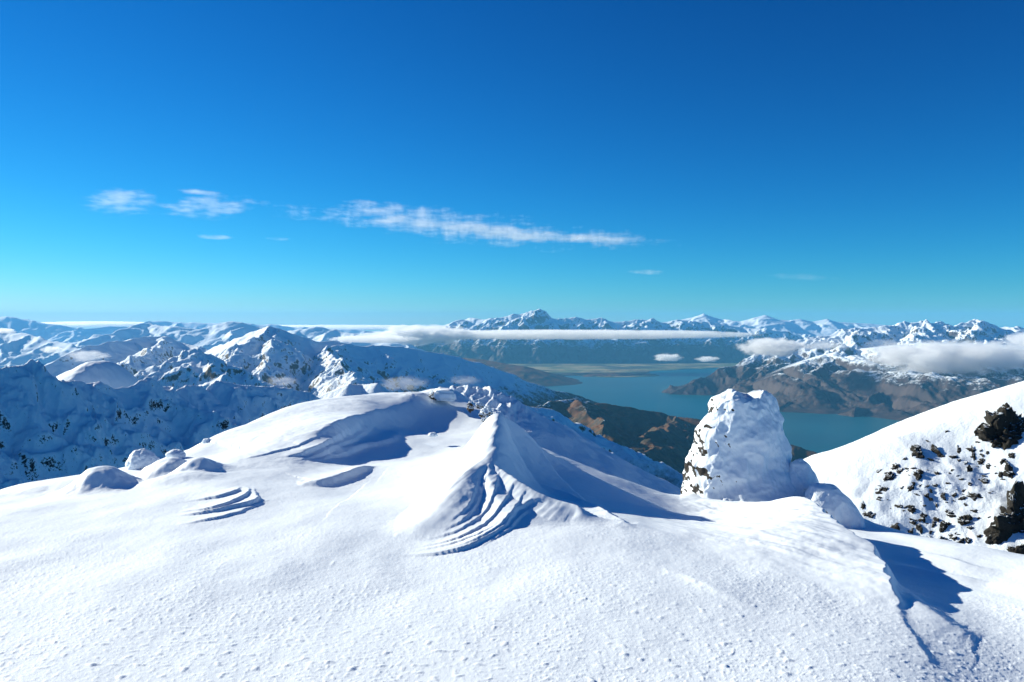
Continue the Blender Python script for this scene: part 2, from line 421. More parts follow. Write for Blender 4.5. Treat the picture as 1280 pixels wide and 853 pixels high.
# brown foothills over the near shore
ST(mountain('hill', [
    [(560, 530, 6000), (640, 516, 6500), (690, 503, 7300), (722, 498, 7600), (740, 505, 7700), (760, 506, 7700), (800, 512, 7700), (845, 520, 7700), (875, 526, 7600), (910, 540, 7500), (960, 552, 7500), (990, 556, 7400), (1020, 566, 7300), (1045, 577, 7200), (1080, 600, 7000), (1140, 640, 6800)]
    ], m_brown, 18, (540, 1200), (3600, 9200), 520, slope=0.60, spac=480, length=1600, grade=0.46, noise=(80, 380), warp=(110, 550), dpx=1.15, keep=.24, calm=300, cal0=.4,
    extra=[[(722, 498, 7600), (735, 520, 6600), (770, 545, 5700)], [(845, 520, 7700), (815, 545, 6300), (800, 575, 5200)]]),
   'brown tussock foothills dusted with snow above the near lake shore')
# middle snow ridges that fall to the right behind the drift
ST(mountain('hill', [
    [(520, 500, 2600), (600, 500, 2600), (650, 507, 2700), (690, 512, 2800), (712, 530, 2750), (740, 545, 2700), (765, 552, 2700), (790, 570, 2600), (830, 580, 2600), (870, 605, 2500), (930, 650, 2400)]
    ], m_mid2, 19, (480, 960), (1300, 3600), 420, slope=0.62, spac=260, length=800, grade=0.42, noise=(42, 150), warp=(30, 200), base=-900, dpx=1.1, keep=.35, calm=120),
   'snowy ridge with dark scrub patches dropping towards the lake')
ST(mountain('hill', [
    [(640, 600, 700), (690, 585, 720), (722, 568, 760), (750, 561, 760), (765, 566, 755), (800, 588, 740), (838, 608, 720), (862, 632, 700), (900, 670, 680)]
    ], mat_terrain('near_snow_shoulder', None, None, (0.30, 0.45), 1/22., 0, 0.4, rock=(0.05, 0.035, 0.025), bump=0.5, bscale=1/5., bdist=1), 20,
    (600, 940), (420, 950), 300, slope=0.75, spac=45, length=160, grade=0.5, noise=(7, 30), warp=(5, 40), base=-330, dpx=1.0, keep=0.5, calm=25),
   'small white shoulder below the brown foothills')
# shaded wall on the left
ST(mountain('mountain', [
    [(-200, 478, 560), (-60, 474, 660), (0, 466, 690), (22, 459, 705), (38, 452, 715), (46, 466, 718), (58, 472, 725), (80, 480, 740), (104, 483, 760), (140, 479, 790), (188, 479, 830), (196, 486, 835), (206, 480, 845), (220, 491, 855), (238, 484, 870), (252, 480, 880), (262, 488, 890), (270, 476, 900), (290, 473, 915), (315, 476, 930), (345, 487, 950), (385, 490, 980), (405, 497, 990), (432, 511, 1010), (470, 525, 1040), (540, 560, 1080)]
    ], m_wall, 21, (-180, 600), (330, 1180), 620, slope=0.85, spac=60, length=230, grade=0.72, noise=(26, 60), warp=(14, 80), base=-420, dpx=1.0, keep=0.26, calm=40, cal0=.6,
    sides=(-1, 1)),
   'steep snow wall in blue shade with small dark rocks')
DX, DY, DP = fan(-10, 240, 1.0, 1050, 1500, 140)
dc = W(122, 451, 1300); dx_ = DX-dc[0]; dy_ = DY-dc[1]
DZ = dc[2]-np.where(dx_ < 0, np.sqrt(.30*dx_*dx_+60)-7.7, .016*dx_*dx_)-np.where(dy_ < 0, .0035*dy_*dy_, .004*dy_*dy_)+2.5*fbm(DX/40, DY/40, 4, 77)+.6*fbm(DX/9, DY/9, 3, 78)
ST(grid_mesh('hill', DX, DY, np.maximum(DZ, -260), mat_terrain('snow_dome', None, None, (0.1, 0.2), 1/25., 0, 0.1)), 'smooth sunlit snow dome just behind the shaded wall')
ST(mountain('hill', [
    [(360, 500, 1700), (400, 494, 1700), (420, 486, 1700), (438, 480, 1700), (455, 481, 1720), (472, 480, 1700), (482, 492, 1680), (490, 506, 1650)]
    ], m_wall, 23, (330, 540), (1150, 2000), 240, slope=0.75, spac=110, length=400, grade=0.55, noise=(20, 110), warp=(18, 130), base=-500, dpx=1.0),
   'small craggy snow top left of the rimed knoll')

# ------------------------------------------------------------------ foreground snow
CP = [  # bearing px, distance Y, height z
    (-500, 4, -5), (640, 4, -4.95), (1780, 4, -5), (-700, 11, -5), (2000, 11, -5.4)]
CPX = [(-200, 853, 11), (0, 853, 11.04), (300, 853, 11.04), (640, 853, 11.04), (900, 853, 11.1), (1140, 853, 11.3), (1280, 853, 12.1), (1450, 853, 12.2),
       (0, 740, 14.7), (300, 740, 14.7), (640, 740, 14.7), (900, 740, 14.9), (1400, 740, 16.6), (1210, 760, 15.7), (1160, 722, 19.8), (1280, 715, 20.2),
       (0, 660, 19.5), (-300, 640, 21), (150, 650, 20.2), (300, 655, 19.8), (450, 660, 19.4), (700, 670, 18.7), (800, 680, 18.2),
       (0, 624, 24), (70, 614, 25.5), (130, 605, 27), (200, 596, 28.5), (260, 575, 31), (300, 552, 34), (250, 600, 26),
       (330, 533, 38), (400, 516, 42), (450, 510, 45), (500, 503, 49), (545, 494, 52), (590, 500, 52),
       (430, 604, 25.6), (500, 600, 26.5), (450, 575, 31.5), (540, 570, 34), (480, 552, 37), (520, 534, 45), (562, 537, 45.5), (585, 546, 41), (560, 560, 36.5), (350, 592, 26.6),
       (640, 555, 32), (700, 585, 28.5), (760, 609, 27.5), (850, 634, 28.5), (800, 640, 24.5), (720, 625, 24),
       (930, 660, 27), (930, 690, 19), (1000, 680, 21.5), (1080, 668, 26.6), (1140, 680, 24.8), (1200, 692, 22.4), (1090, 740, 15.6), (1000, 760, 14.2)]
PTS = np.array([(px, Y, z) for px, Y, z in CP]+[(px, Y, -Y*(py-H)/F) for px, py, Y in CPX])
def _uv(px, Y): return np.stack([(px-640)/F*2.2, np.log(Y)*1.6], -1)
_U = _uv(PTS[:, 0], PTS[:, 1])
def _tps(r2): return 0.5*r2*np.log(r2+1e-12)
_K = _tps(((_U[:, None]-_U[None])**2).sum(-1))+np.eye(len(_U))*2e-3
_P = np.concatenate([np.ones((len(_U), 1)), _U], 1)
_M = np.block([[_K, _P], [_P.T, np.zeros((3, 3))]])
_sol = np.linalg.solve(_M, np.concatenate([PTS[:, 2], np.zeros(3)]))
BRX = [-900, -400, 0, 100, 200, 240, 300, 400, 500, 560, 610, 640, 660, 700, 760, 850, 900, 960, 1000, 1040, 1080, 1140, 1200, 1280, 1400, 1900]
BRY = [20, 23, 24.5, 27.5, 30, 32, 36, 44, 50, 53, 48, 38, 32, 30, 28.5, 29, 33, 36, 34, 30.5, 28.6, 25.8, 23.4, 21.4, 19.5, 17]
def base_h(x, y):
    px = 640+F*x/y; sh = np.shape(x)
    u = _uv(np.ravel(px), np.ravel(y)); z = _sol[len(_U)]+u@_sol[len(_U)+1:]
    for i in range(len(_U)):
        z = z+_sol[i]*_tps((u[:, 0]-_U[i, 0])**2+(u[:, 1]-_U[i, 1])**2)
    z = z.reshape(sh)
    B = np.interp(px, BRX, BRY)+0.5*np.sin(px/23.)*0.3
    o = np.clip(y-B, 0, None)
    return z-np.where(o < 5, 0.045*o*o, 0.045*25+0.45*(o-5)*1.0+0.02*(o-5)**2)

def G(px, py):
    """point of the base snow surface seen in the direction of photo pixel (px, py), nearest hit"""
    Y = np.linspace(8, 60, 1500); x = Y*(px-640)/F; z = base_h(x, Y)
    d = z-(-Y*(py-H)/F); k = np.argmax(d >= 0) if (d >= 0).any() else np.argmin(np.abs(d))
    return np.array([x[k], Y[k]])

def polyfield(X, Y, pts, f, reach=3.0, pad=0.0):
    """evaluate f(dist, side(+ left of travel), t-interpolated columns) in the neighbourhood of a polyline"""
    pts = np.asarray(pts, float)
    m = (X > pts[:, 0].min()-reach) & (X < pts[:, 0].max()+reach) & (Y > pts[:, 1].min()-reach) & (Y < pts[:, 1].max()+reach)
    x = X[m]; y = Y[m]
    best = np.full(x.shape, 1e9); side = np.ones(x.shape); vals = np.zeros(x.shape+(pts.shape[1]-2,))
    for a, b in zip(pts[:-1], pts[1:]):
        dx, dy = b[0]-a[0], b[1]-a[1]; L2 = dx*dx+dy*dy
        t = np.clip(((x-a[0])*dx+(y-a[1])*dy)/L2, 0, 1)
        ex = x-(a[0]+t*dx); ey = y-(a[1]+t*dy); d = np.hypot(ex, ey)
        k = d < best; best[k] = d[k]; side[k] = np.sign(dx*ey-dy*ex)[k]
        vals[k] = (a[2:]+t[:, None]*(b[2:]-a[2:]))[k]
    return m, f(best, side, vals)

def smoothline(pts, n=5):
    """Catmull-Rom through the points"""
    p = np.asarray(pts, float); p = np.vstack([2*p[0]-p[1], p, 2*p[-1]-p[-2]]); out = []
    for i in range(1, len(p)-2):
        for k in range(n):
            t = k/n
            out.append(0.5*((2*p[i])+(-p[i-1]+p[i+1])*t+(2*p[i-1]-5*p[i]+4*p[i+1]-p[i+2])*t*t+(-p[i-1]+3*p[i]-3*p[i+1]+p[i+2])*t**3))
    out.append(p[-2]); return np.array(out)

def ridge_pts(lst):
    """(px, py, Y, wl, wr) -> (x, y, h, wl, wr); h = how far the crest stands above the base snow"""
    out = []
    for px, py, Y, wl, wr in lst:
        x, y, z = W(px, py, Y); out.append((x, y, max(0.0, z-float(base_h(np.array([x]), np.array([y]))[0])), wl, wr))
    return smoothline(out)

def ledge_pts(lst, hs):
    n = len(lst); out = []
    for i, (px, py) in enumerate(lst):
        g = G(px, py); t = i/(n-1); out.append((g[0], g[1], hs*min(1.0, 3.2*min(t, 1-t)+0.02)))
    return smoothline(out)

def expridge(X, Y, Z, pts, p=1.0, reach=4.0, mode='max', acc=None):
    def f(d, s, v):
        w = np.where(s > 0, v[:, 1], v[:, 2])
        return v[:, 0]*np.exp(-(d/w)**p)
    m, r = polyfield(X, Y, pts, f, reach)
    if mode == 'max': acc[m] = np.maximum(acc[m], r)
    else: acc[m] += r

def ledge(X, Y, acc, pts, wide, sharp, left=True, reach=None):
    """a step: plateau fading over `wide` on one side, dropping over `sharp` on the other"""
    def f(d, s, v):
        s = s if left else -s
        w = np.where(s > 0, wide, sharp)
        return v[:, 0]*np.exp(-(d/w)**np.where(s > 0, 1.3, 2.0))
    m, r = polyfield(X, Y, pts, f, reach or wide*3)
    acc[m] += r

def bump(X, Y, acc, px, Yc, rx, ry, h, rot=0, p=2.0, mode='max'):
    cx = Yc*(px-640)/F; c, s = math.cos(rot), math.sin(rot)
    u = ((X-cx)*c+(Y-Yc)*s)/rx; v = (-(X-cx)*s+(Y-Yc)*c)/ry
    r = np.sqrt(u*u+v*v); k = h*np.exp(-(r**p))
    if mode == 'max': np.maximum(acc, k, out=acc)
    else: acc += k

def fg_rows():
    ys = [3.0]; 
    while ys[-1] < 75:
        y = ys[-1]
        if y < 10.3: d = 0.16
        elif y < 36: d = min(0.9*y*y/4980, 0.055)
        elif y < 56: d = 0.11
        else: d = 0.4
        ys.append(y+d)
    return np.array(ys)
ys = fg_rows()
pxs = np.concatenate([np.arange(-600, -40, 6.0), np.arange(-40, 1320, 1.05), np.arange(1320, 1800, 6.0)])
YY, PP = np.meshgrid(ys, pxs, indexing='ij'); XX = YY*(PP-640)/F

def fg_height(X, Y):
    Z = base_h(X, Y)
    PX = 640+F*X/Y
    # gentle wavy warp so that no crest is ruler straight
    wx = X+0.10*fbm(X/0.9, Y/0.9, 3, 3)+0.02*fbm(X/0.15, Y/0.15, 2, 4)
    wy = Y+0.10*fbm(X/0.9+7, Y/0.9, 3, 8)
    Z = Z+0.10*fbm(X/5.0, Y/7.0, 3, 21)*sstep(11, 16, Y)
    polish = np.zeros_like(X)           # where the wind has polished the surface smooth
    # --- the fin-shaped drift
    FIN = [(ridge_pts([(622, 519, 26.8, 1.2, .8), (617, 540, 25.4, 1.15, .9), (608, 570, 23.6, 1.1, 1.0), (582, 590, 22.2, 1.0, 1.0), (552, 634, 20.0, .8, .9), (506, 676, 18.4, .55, .6), (494, 690, 17.6, .4, .4)][::-1]), 1.9),
           (ridge_pts([(622, 519, 26.8, 1.1, 1.1), (645, 529, 28.2, .9, 1.3), (668, 550, 28.8, .9, 1.3), (700, 579, 28.6, .9, 1.2), (740, 601, 28, .9, 1.0), (780, 616, 27.6, .8, .8)]), 1.25),
           (ridge_pts([(608, 572, 23.6, .7, 1.5), (632, 590, 22.6, .7, 1.6), (655, 605, 21.8, .7, 1.4), (690, 625, 21.1, .5, .9), (722, 635, 20.8, .3, .5)]), 1.4),
           (ridge_pts([(609, 571, 23.6, .8, .7), (611, 589, 22.5, 1.3, .8), (617, 612, 21.4, 1.4, 1.1), (626, 640, 20.1, 1.4, 1.0), (634, 664, 19.2, 1.2, .8)]), 1.5)]
    def fin_h(x, y):
        a = np.zeros_like(x)
        for p_, q_ in FIN: expridge(x, y, None, p_, q_, 4, 'max', a)
        return a
    A = fin_h(X+.6*(wx-X), Y+.6*(wy-Y))
    Z = Z+A; polish = np.maximum(polish, np.clip(A*4, 0, 1))
    def G2(px, py):
        y = np.linspace(15, 30, 900); x = y*(px-640)/F; z = base_h(x, y)+fin_h(x, y); k = np.nonzero(z >= -y*(py-H)/F)[0]
        k = k[0] if len(k) else 400
        return x[k], y[k]
    T = np.zeros_like(X)
    def strat(lst, h, wd, sh=.028):
        n = len(lst); out = []
        for i_, (a_, b_) in enumerate(lst):
            g = G2(a_, b_); t_ = i_/(n-1); out.append((g[0], g[1], h*min(1.0, 3.5*min(t_, 1-t_)+.05)))
        ledge(X+.025*fbm(X/.25, Y/.25, 3, 61), Y+.025*fbm(X/.25+5, Y/.25, 3, 62), T, smoothline(out), wd, sh, left=True)
    for pts, h, wd in (
        ([(500, 691), (540, 691), (580, 686), (612, 673), (636, 655), (650, 636), (668, 626), (690, 629)], .075, .50),
        ([(548, 689), (590, 680), (622, 664), (640, 644), (650, 625), (658, 610)], .045, .34),
        ([(525, 683), (565, 676), (598, 662), (620, 644), (634, 622), (642, 602)], .05, .32),
        ([(535, 674), (572, 664), (600, 648), (614, 626), (622, 600), (622, 584)], .045, .28),
        ([(552, 664), (580, 650), (596, 632), (603, 612), (607, 590)], .04, .24),
        ([(560, 652), (582, 638), (592, 620), (598, 600)], .035, .2),
        ([(515, 687), (560, 682), (600, 671), (628, 652)], .035, .15),
        ([(600, 684), (630, 668), (650, 648), (664, 634)], .04, .2)):
        strat(pts, h, wd)
    Z = Z+T; polish = np.maximum(polish, np.clip(T*12, 0, 1))
    # soft flutes on the shaded side of the fin
    Z = Z+.013*fbm((X*.8-Y*.35)/.16, (Y+X*.4)/2.2, 3, 63)*np.clip(A*1.2-.1, 0, 1)
    # --- mounds over buried boulders at the left brow
    B = np.zeros_like(X)
    bump(wx, wy, B, 127, 25.6, .90, 1.0, .74, 0, 2.4); bump(wx, wy, B, 95, 26.2, 1.3, 1.0, .25, 0, 2.2)
    bump(wx, wy, B, 60, 25.8, 1.0, .8, .16, 0, 2.2)
    bump(wx, wy, B, 208, 27.2, .80, .9, .60, 0, 2.1); bump(wx, wy, B, 246, 26.6, .72, .8, .52, 0, 2.2)
    bump(wx, wy, B, 192, 27.6, .5, .6, .40, 0, 2.5); bump(wx, wy, B, 225, 25.6, 1.2, .8, .22, 0, 2.2)
    Z = Z+B
    # --- big rounded dune with its scooped lee side
    C = np.zeros_like(X)
    expridge(wx, wy, Z, ridge_pts([(270, 572, 29.5, 2.0, 3.0), (320, 562, 30, 2.6, 2.8), (358, 552, 31, 3.0, 1.9), (392, 540, 32.5, 3.2, .9), (418, 531, 34.5, 3.4, .5), (446, 519, 39, 3.4, .6), (478, 509, 44, 3.2, .8), (515, 500, 49, 2.6, 1.0), (548, 494, 51.5, 1.6, 1.0)]), 2.0, 8, 'max', C)
    Z = Z+C; polish = np.maximum(polish, np.clip(C*1.5-.3, 0, .8))
    L = np.zeros_like(X)
    def bump_ledge(pts, h, wide, sharp): ledge(wx, wy, L, ledge_pts(pts, h), wide, sharp, left=True)
    bump_ledge([(374, 604), (400, 604), (428, 598), (450, 590), (470, 584)], .22, .8, .2)
    bump_ledge([(362, 578), (392, 577), (425, 569), (455, 560), (480, 556), (495, 548), (500, 536)], .16, .9, .22)
    Zt = Z+L
    def GZ(px, py):
        j_ = np.argmin(np.abs(pxs-px)); z_ = Zt[:, j_]; k_ = np.nonzero((z_ >= -ys*(py-H)/F) & (ys > 12))[0]
        k_ = k_[0] if len(k_) else len(ys)//2
        return ys[k_]*(px-640)/F, ys[k_]
    for pts, h, wd in (([(352, 573), (385, 568), (410, 558), (432, 545), (448, 533), (452, 522)], .16, .55), ([(372, 575), (405, 569), (432, 556), (455, 543), (468, 530)], .10, .35),
                       ([(395, 577), (425, 570), (450, 560), (472, 553)], .09, .35), ([(300, 575), (345, 566), (380, 556), (405, 544)], .05, .4)):
        out = []
        for i_, (a_, b_) in enumerate(pts):
            g = GZ(a_, b_); t_ = i_/(len(pts)-1); out.append((g[0], g[1], h*min(1.0, 3.5*min(t_, 1-t_)+.05)))
        ledge(wx, wy, L, smoothline(out), wd, .05, left=True)
    # --- stepped slab ledges on the left flat
    bump_ledge([(232, 628), (262, 625), (288, 621), (296, 616), (297, 609)], .08, .9, .045)
    bump_ledge([(225, 640), (262, 637), (298, 628), (309, 620), (306, 609)], .09, .5, .045)
    bump_ledge([(220, 645), (260, 642), (295, 636), (322, 625), (312, 610)], .11, .35, .045)
    bump_ledge([(222, 657), (265, 651), (305, 640), (336, 622)], .05, .4, .04)
    Z = Z+L; polish = np.maximum(polish, np.clip(L*8, 0, 1))
    # --- rimed crest of the summit
    Kn = np.zeros_like(X)
    bump(wx, wy, Kn, 520, 50, 1.0, 1.5, .22, 0, 2.4); bump(wx, wy, Kn, 558, 53, 1.6, 1.6, .20, 0, 3.0)
    Z = Z+Kn+0.06*np.abs(fbm(X/.5, Y/.9, 3, 91))*np.clip(Kn*3, 0, 1)
    # --- the sharp cornice ridge on the right
    Rr = np.zeros_like(X)
    nR = 11*5+1; TAPER = np.ones((nR, 5)); TAPER[:, 2] = np.clip(np.linspace(-.1, 3.4, nR), 0, 1); LIFT = np.zeros((nR, 5)); LIFT[:, 2] = .10*np.clip(np.linspace(-.7, 2.2, nR), 0, 1)
    wx2 = wx+.06*fbm(X/.6, Y/.8, 3, 33)
    expridge(wx2, wy, Z, ridge_pts([(935, 633, 28.5, 1.8, 1.2), (985, 628, 26.5, 2.2, .55), (1010, 630, 25, 2.6, .4), (1032, 645, 23, 2.8, .32), (1062, 668, 20.6, 3.4, .26), (1082, 680, 19.2, 3.4, .22), (1098, 697, 17.9, 3.0, .2), (1112, 722, 16.2, 2.6, .16), (1117, 748, 14.9, 2.0, .12), (1128, 775, 13.8, 1.2, .1), (1160, 812, 12.3, .8, .1), (1172, 826, 11.9, .5, .1)][::-1])*TAPER+LIFT, 1.5, 7, 'max', Rr)
    Z = Z+Rr; polish = np.maximum(polish, sstep(.03, .15, Rr))
    # drift lobes that run off to the right of it
    expridge(wx, wy, Z, ridge_pts([(1095, 690, 19.2, .5, .4), (1140, 712, 18.0, .7, .35), (1195, 735, 17, .6, .3)]), 1.3, 4, 'add', Rr*0)
    M2 = np.zeros_like(X)
    for pts, h, wd, sh in (([(1105, 700), (1150, 716), (1195, 724), (1240, 728)], .10, .9, .3),
                           ([(1100, 722), (1140, 750), (1180, 780), (1225, 795)], .10, .8, .3),
                           ([(1150, 690), (1200, 706), (1260, 716)], .07, .8, .2)):
        ledge(wx2, wy, M2, ledge_pts(pts, h), wd, sh, left=False)
    # windblown ribs on its lit flank
    ribs = sstep(.05, .35, Rr)*fbm((X*.55+Y*.35)/.35, (Y-X*.6)/2.6, 3, 71)*.035
    Z = Z+M2+ribs
    polish = np.maximum(polish, np.clip(M2*8, 0, .8))
    # low ridge of wind crust between drift and pinnacle
    M3 = np.zeros_like(X)
    ledge(wx, wy, M3, ledge_pts([(680, 612), (715, 622), (745, 640), (768, 655), (785, 663), (800, 660)], .10), .35, .12, left=False)
    ledge(wx, wy, M3, ledge_pts([(760, 700), (830, 712), (905, 745), (960, 770)], .03), .8, .2, left=True)
    Z = Z+M3
    # --- surface: rime lumps, coarse near the camera
    lmod = .55+.45*sstep(-.35, .45, fbm(X/2.2, Y/3.0, 3, 57))
    lump = lmod*np.clip(fbm(X/.085, Y/.075, 3, 41)-.05, 0, None)*.0115+np.clip(perlin(X/.20, Y/.12, 45)-.42, 0, None)*.045*(1-sstep(11, 17, Y)*.6)
    fine = fbm(X/.30, Y/.35, 4, 43)*.003
    far = 1-sstep(13, 24, Y)*.6
    Z = Z+(lump*far+fine)*(1-.88*np.clip(polish, 0, 1))
    Z = Z+fbm(X/1.4, Y/2.0, 3, 47)*.012
    return Z, np.clip(polish, 0, 1)

ZZ, PO = fg_height(XX, YY)
m_snow = mat_near_snow()
sg = ST(grid_mesh('snow_ground', XX, YY, ZZ, m_snow), 'wind-packed snow field with drifts and ledges in the foreground')
sg.data.attributes.new('polish', 'FLOAT', 'POINT').data.foreach_set('value', PO.ravel().astype(np.float32))

def fgz(px, Y):
    j = np.argmin(np.abs(pxs-px)); return float(np.interp(Y, ys, ZZ[:, j]))

# snow summit right behind the crest, covered with rime lumps
m_knoll = mat_rimed('rime_knoll', 0.5, (0.05, 0.25), amp=0.3, bdist=0.15)
def knoll_post(X, Y, Z, P):
    l = ridged(X/1.3, Y/1.6, 4, 5)-1
    return Z+(l*.30+fbm(X/.9, Y/1.2, 3, 15)*.10)*sstep(690, 620, P)+fbm(X/4, Y/4, 3, 9)*.3
ST(mountain('snow_hill', [
    [(470, 510, 95), (520, 495, 92), (545, 489, 90), (562, 484, 88), (585, 482, 88), (606, 483, 88), (622, 489, 87), (640, 501, 86), (655, 514, 85), (680, 538, 84), (705, 562, 83), (730, 592, 82), (770, 660, 80)]
    ], m_knoll, 24, (440, 900), (56, 125), 330, slope=0.55, spac=12, length=24, grade=0.48, noise=(.8, 6), warp=(.8, 7), base=-60, dpx=1.0, keep=.35, calm=5, post=knoll_post),
   'lumpy rimed snow knoll right behind the summit crest')

# ------------------------------------------------------------------ snow slope on the right with its rocks
SL_PX = [960, 1015, 1040, 1080, 1120, 1150, 1180, 1210, 1240, 1280, 1340, 1450, 1700]
SL_PY = [612, 592, 580, 563, 546, 538, 527, 514, 500, 484, 462, 430, 380]
def slope_h(X, Y, rough=True):
    P = 640+F*X/Y
    # crest line at distance 118 m; the slope falls towards the camera from it
    cy = 118.0; Pc = 640+F*X/cy
    zc = -cy*(np.interp(Pc, SL_PX, SL_PY)-H)/F
    d = cy-Y
    z = zc-0.60*np.sqrt(d*d+9)+1.8 if np.isscalar(d) else zc-np.where(d > 0, 0.62*d-1.2*(1-np.exp(-np.clip(d, 0, None)/4.)), -0.25*d)
    if rough:
        z = z+1.3*fbm(X/14, Y/14, 4, 101)*sstep(0, 10, d)+.18*ridged(X/3.2, Y/5., 4, 102)*sstep(4, 14, d)*sstep(1050, 1150, P)
        z = z+.05*fbm(X/1.5, Y/1.5, 4, 103)
    return z
nY = 360
t = np.linspace(0, 1, nY); sy = 52+(150-52)*t; sp = np.arange(930, 1760, 1.2)
SY, SP = np.meshgrid(sy, sp, indexing='ij'); SX = SY*(SP-640)/F
SZ = slope_h(SX, SY)
m_slope = mat_rimed('slope_snow', 0.35, (0.38, 0.50), amp=0.16, bdist=.2, rockcol=(.03, .027, .022))
ST(grid_mesh('snow_slope', SX, SY, SZ, m_slope), 'bright snow slope climbing to the right edge')
def slope_hit(px, py):
    Y = np.linspace(55, 125, 1500); x = Y*(px-640)/F; z = slope_h(x, Y); r = -Y*(py-H)/F
    k = np.nonzero(z >= r)[0]
    k = k[0] if len(k) else np.argmin(np.abs(z-r)); return x[k], Y[k], z[k]

m_rock = mat_rimed('dark_schist', 0.9, (0.80, 0.93), amp=0.50, bdist=.25, bump=.9, rockcol=(.014, .013, .011))
def rock_mesh(rx, ry, rz, seed, sub=4, lean=0.35, block=0.5, rough=.35, tilt=0.0):
    v, f = ico(sub); v = v.copy()
    # facet it: pull the sphere onto random planes
    rng = np.random.default_rng(seed)
    for k in range(14):
        n = rng.normal(size=3); n /= np.linalg.norm(n); d = rng.uniform(.55, .85)
        q = v@n; v = v-np.outer(np.clip(q-d, 0, None)*block*1.6, n)
    nn = v/np.linalg.norm(v, axis=1)[:, None]
    q = v*np.array([rx, ry, rz])/max(rx, rz)
    n1 = fbm3(q*2.2+seed, 4, seed); n2 = 1-2*np.abs(fbm3(q*np.array([3.0, 3.0, 6.0])+seed, 3, seed+3))
    v = v+nn*(n1*rough+n2*rough*.35)[:, None]
    v = v*np.array([rx, ry, rz])
    v[:, 0] += v[:, 2]*lean
    c, s = math.cos(tilt), math.sin(tilt); x, z = v[:, 0].copy(), v[:, 2].copy()
    v[:, 0] = c*x+s*z; v[:, 2] = -s*x+c*z
    return v, f

ROCKS = [  # px, py, width px, height px, tilt deg, label (None = one of the small look-alikes)
    (1264, 543, 58, 66, 12, 'large dark crag with a ragged left edge at the top right of the snow slope'),
    (1278, 655, 82, 104, 18, 'biggest black crag, standing at the right edge beside the shaded snow'),
    (1276, 690, 26, 30, 0, 'low black rock at the foot of the biggest crag, at the right edge'),
    (1224, 541, 13, 26, 8, 'upright black spire-shaped rock high on the slope, left of the large upper crag'),
    (1147, 566, 20, 20, -10, 'dark rough rock nearest the skyline, leftmost of the upper rocks'),
    (1174, 566, 13, 22, -20, 'narrow dark rock right of the roughest upper one'),
    (1149, 593, 14, 17, 25, 'slanted dark rock below the rough rock near the skyline'),
    (1172, 592, 6, 10, -25, None), (1180, 621, 8, 11, 5, 'small tooth-shaped rock in the middle of the slope'),
    (1212, 588, 7, 14, 0, 'small upright rock below the black spire'),
    (1217, 566, 6, 22, 5, 'thin dark rock streak right under the black spire'),
    (1227, 577, 9, 8, 10, None), (1236, 585, 6, 5, 0, None), (1213, 606, 6, 6, 0, None),
    (1120, 583, 11, 10, 30, None), (1112, 598, 14, 15, 25, 'broken dark rock group half way down the left part of the slope'),
    (1102, 612, 6, 8, 20, None), (1132, 574, 6, 6, 20, None), (1138, 611, 9, 10, 20, None),
    (1088, 643, 22, 11, -12, 'rounded grey boulder lowest at the left end of the snow slope'),
    (1080, 632, 7, 12, 5, 'small dark rock perched above the rounded grey boulder'),
    (1141, 638, 11, 9, 25, 'small tilted rock above the lower rock cluster'),
    (1120, 657, 12, 10, 20, 'flat dark rock right of the rounded boulder'),
    (1139, 665, 9, 14, 15, 'dark leaning rock at the left of the lower cluster'),
    (1152, 660, 13, 12, -25, 'squat rock in the middle of the lower cluster'),
    (1153, 646, 10, 12, 15, None), (1160, 674, 12, 10, 10, None), (1168, 655, 7, 10, 20, None),
    (1180, 662, 9, 22, 6, 'tall dark pointed rock at the centre of the lower cluster'),
    (1178, 680, 16, 16, 0, 'broad dark rock at the base of the tall pointed one'),
    (1192, 672, 9, 10, -40, None), (1201, 680, 9, 14, 12, 'grey upright rock right of the tall pointed one'),
    (1212, 677, 8, 9, -20, 'small grey rock at the right end of the lower cluster'),
    (1188, 641, 11, 10, -42, 'slanted black slab left of the long leaning boulder'),
    (1206, 651, 25, 15, -42, 'long leaning grey-black boulder below the smooth snow bowl'),
    (1205, 623, 13, 6, -30, None), (1213, 618, 9, 5, -25, None), (1208, 632, 8, 5, -35, None),
    (1262, 590, 16, 22, -10, 'dark rock pair between the two big right crags'),
    (1252, 594, 8, 10, 15, None), (1266, 570, 13, 9, 35, None), (1255, 577, 9, 8, 30, None),
    (1252, 512, 8, 5, 20, 'tiny dark rock alone just under the skyline at the upper right'),
    (1184, 540, 5, 5, 0, None), (1160, 552, 8, 3, 25, None), (1199, 562, 5, 14, 8, None), (1142, 605, 5, 8, 0, None),
    (1163, 614, 5, 7, 0, None), (1128, 610, 6, 5, 30, None), (1235, 567, 5, 5, 0, None), (1187, 592, 5, 3, 0, None), (1171, 632, 5, 6, 0, None)]
import mathutils
VY = mathutils.Vector((0, -1, 0)); VN = mathutils.Vector((-.35, -.55, .85)).normalized()
SMALL = 'small dark rock poking through the bright snow slope on the right'
for i, (px, py, wp, hp, tl, lab) in enumerate(ROCKS):
    x, y, z = slope_hit(px, py+hp*.1)
    s = y/F
    up = bool(lab) and any(w in lab for w in ('upright', 'tall', 'biggest', 'large'))
    v, f = rock_mesh(wp*s*(.54 if up else .44), min(wp, hp)*s*.26, hp*s*(.54 if up else .62), 300+i, sub=6 if wp > 40 else 5 if wp > 12 else 4, lean=.1, block=.6, rough=.46, tilt=radians(tl))
    o = tri_mesh('rock', v, f, m_rock, True, loc=(x, y+min(wp, hp)*s*.10, z-min(wp, hp)*s*.05))
    o.rotation_mode = 'QUATERNION'
    qd = VY.rotation_difference(VN); o.rotation_quaternion = mathutils.Quaternion().slerp(qd, .35 if up else .85)
    tag(o, lab or SMALL, 'rock', 'rocks on the snow slope')

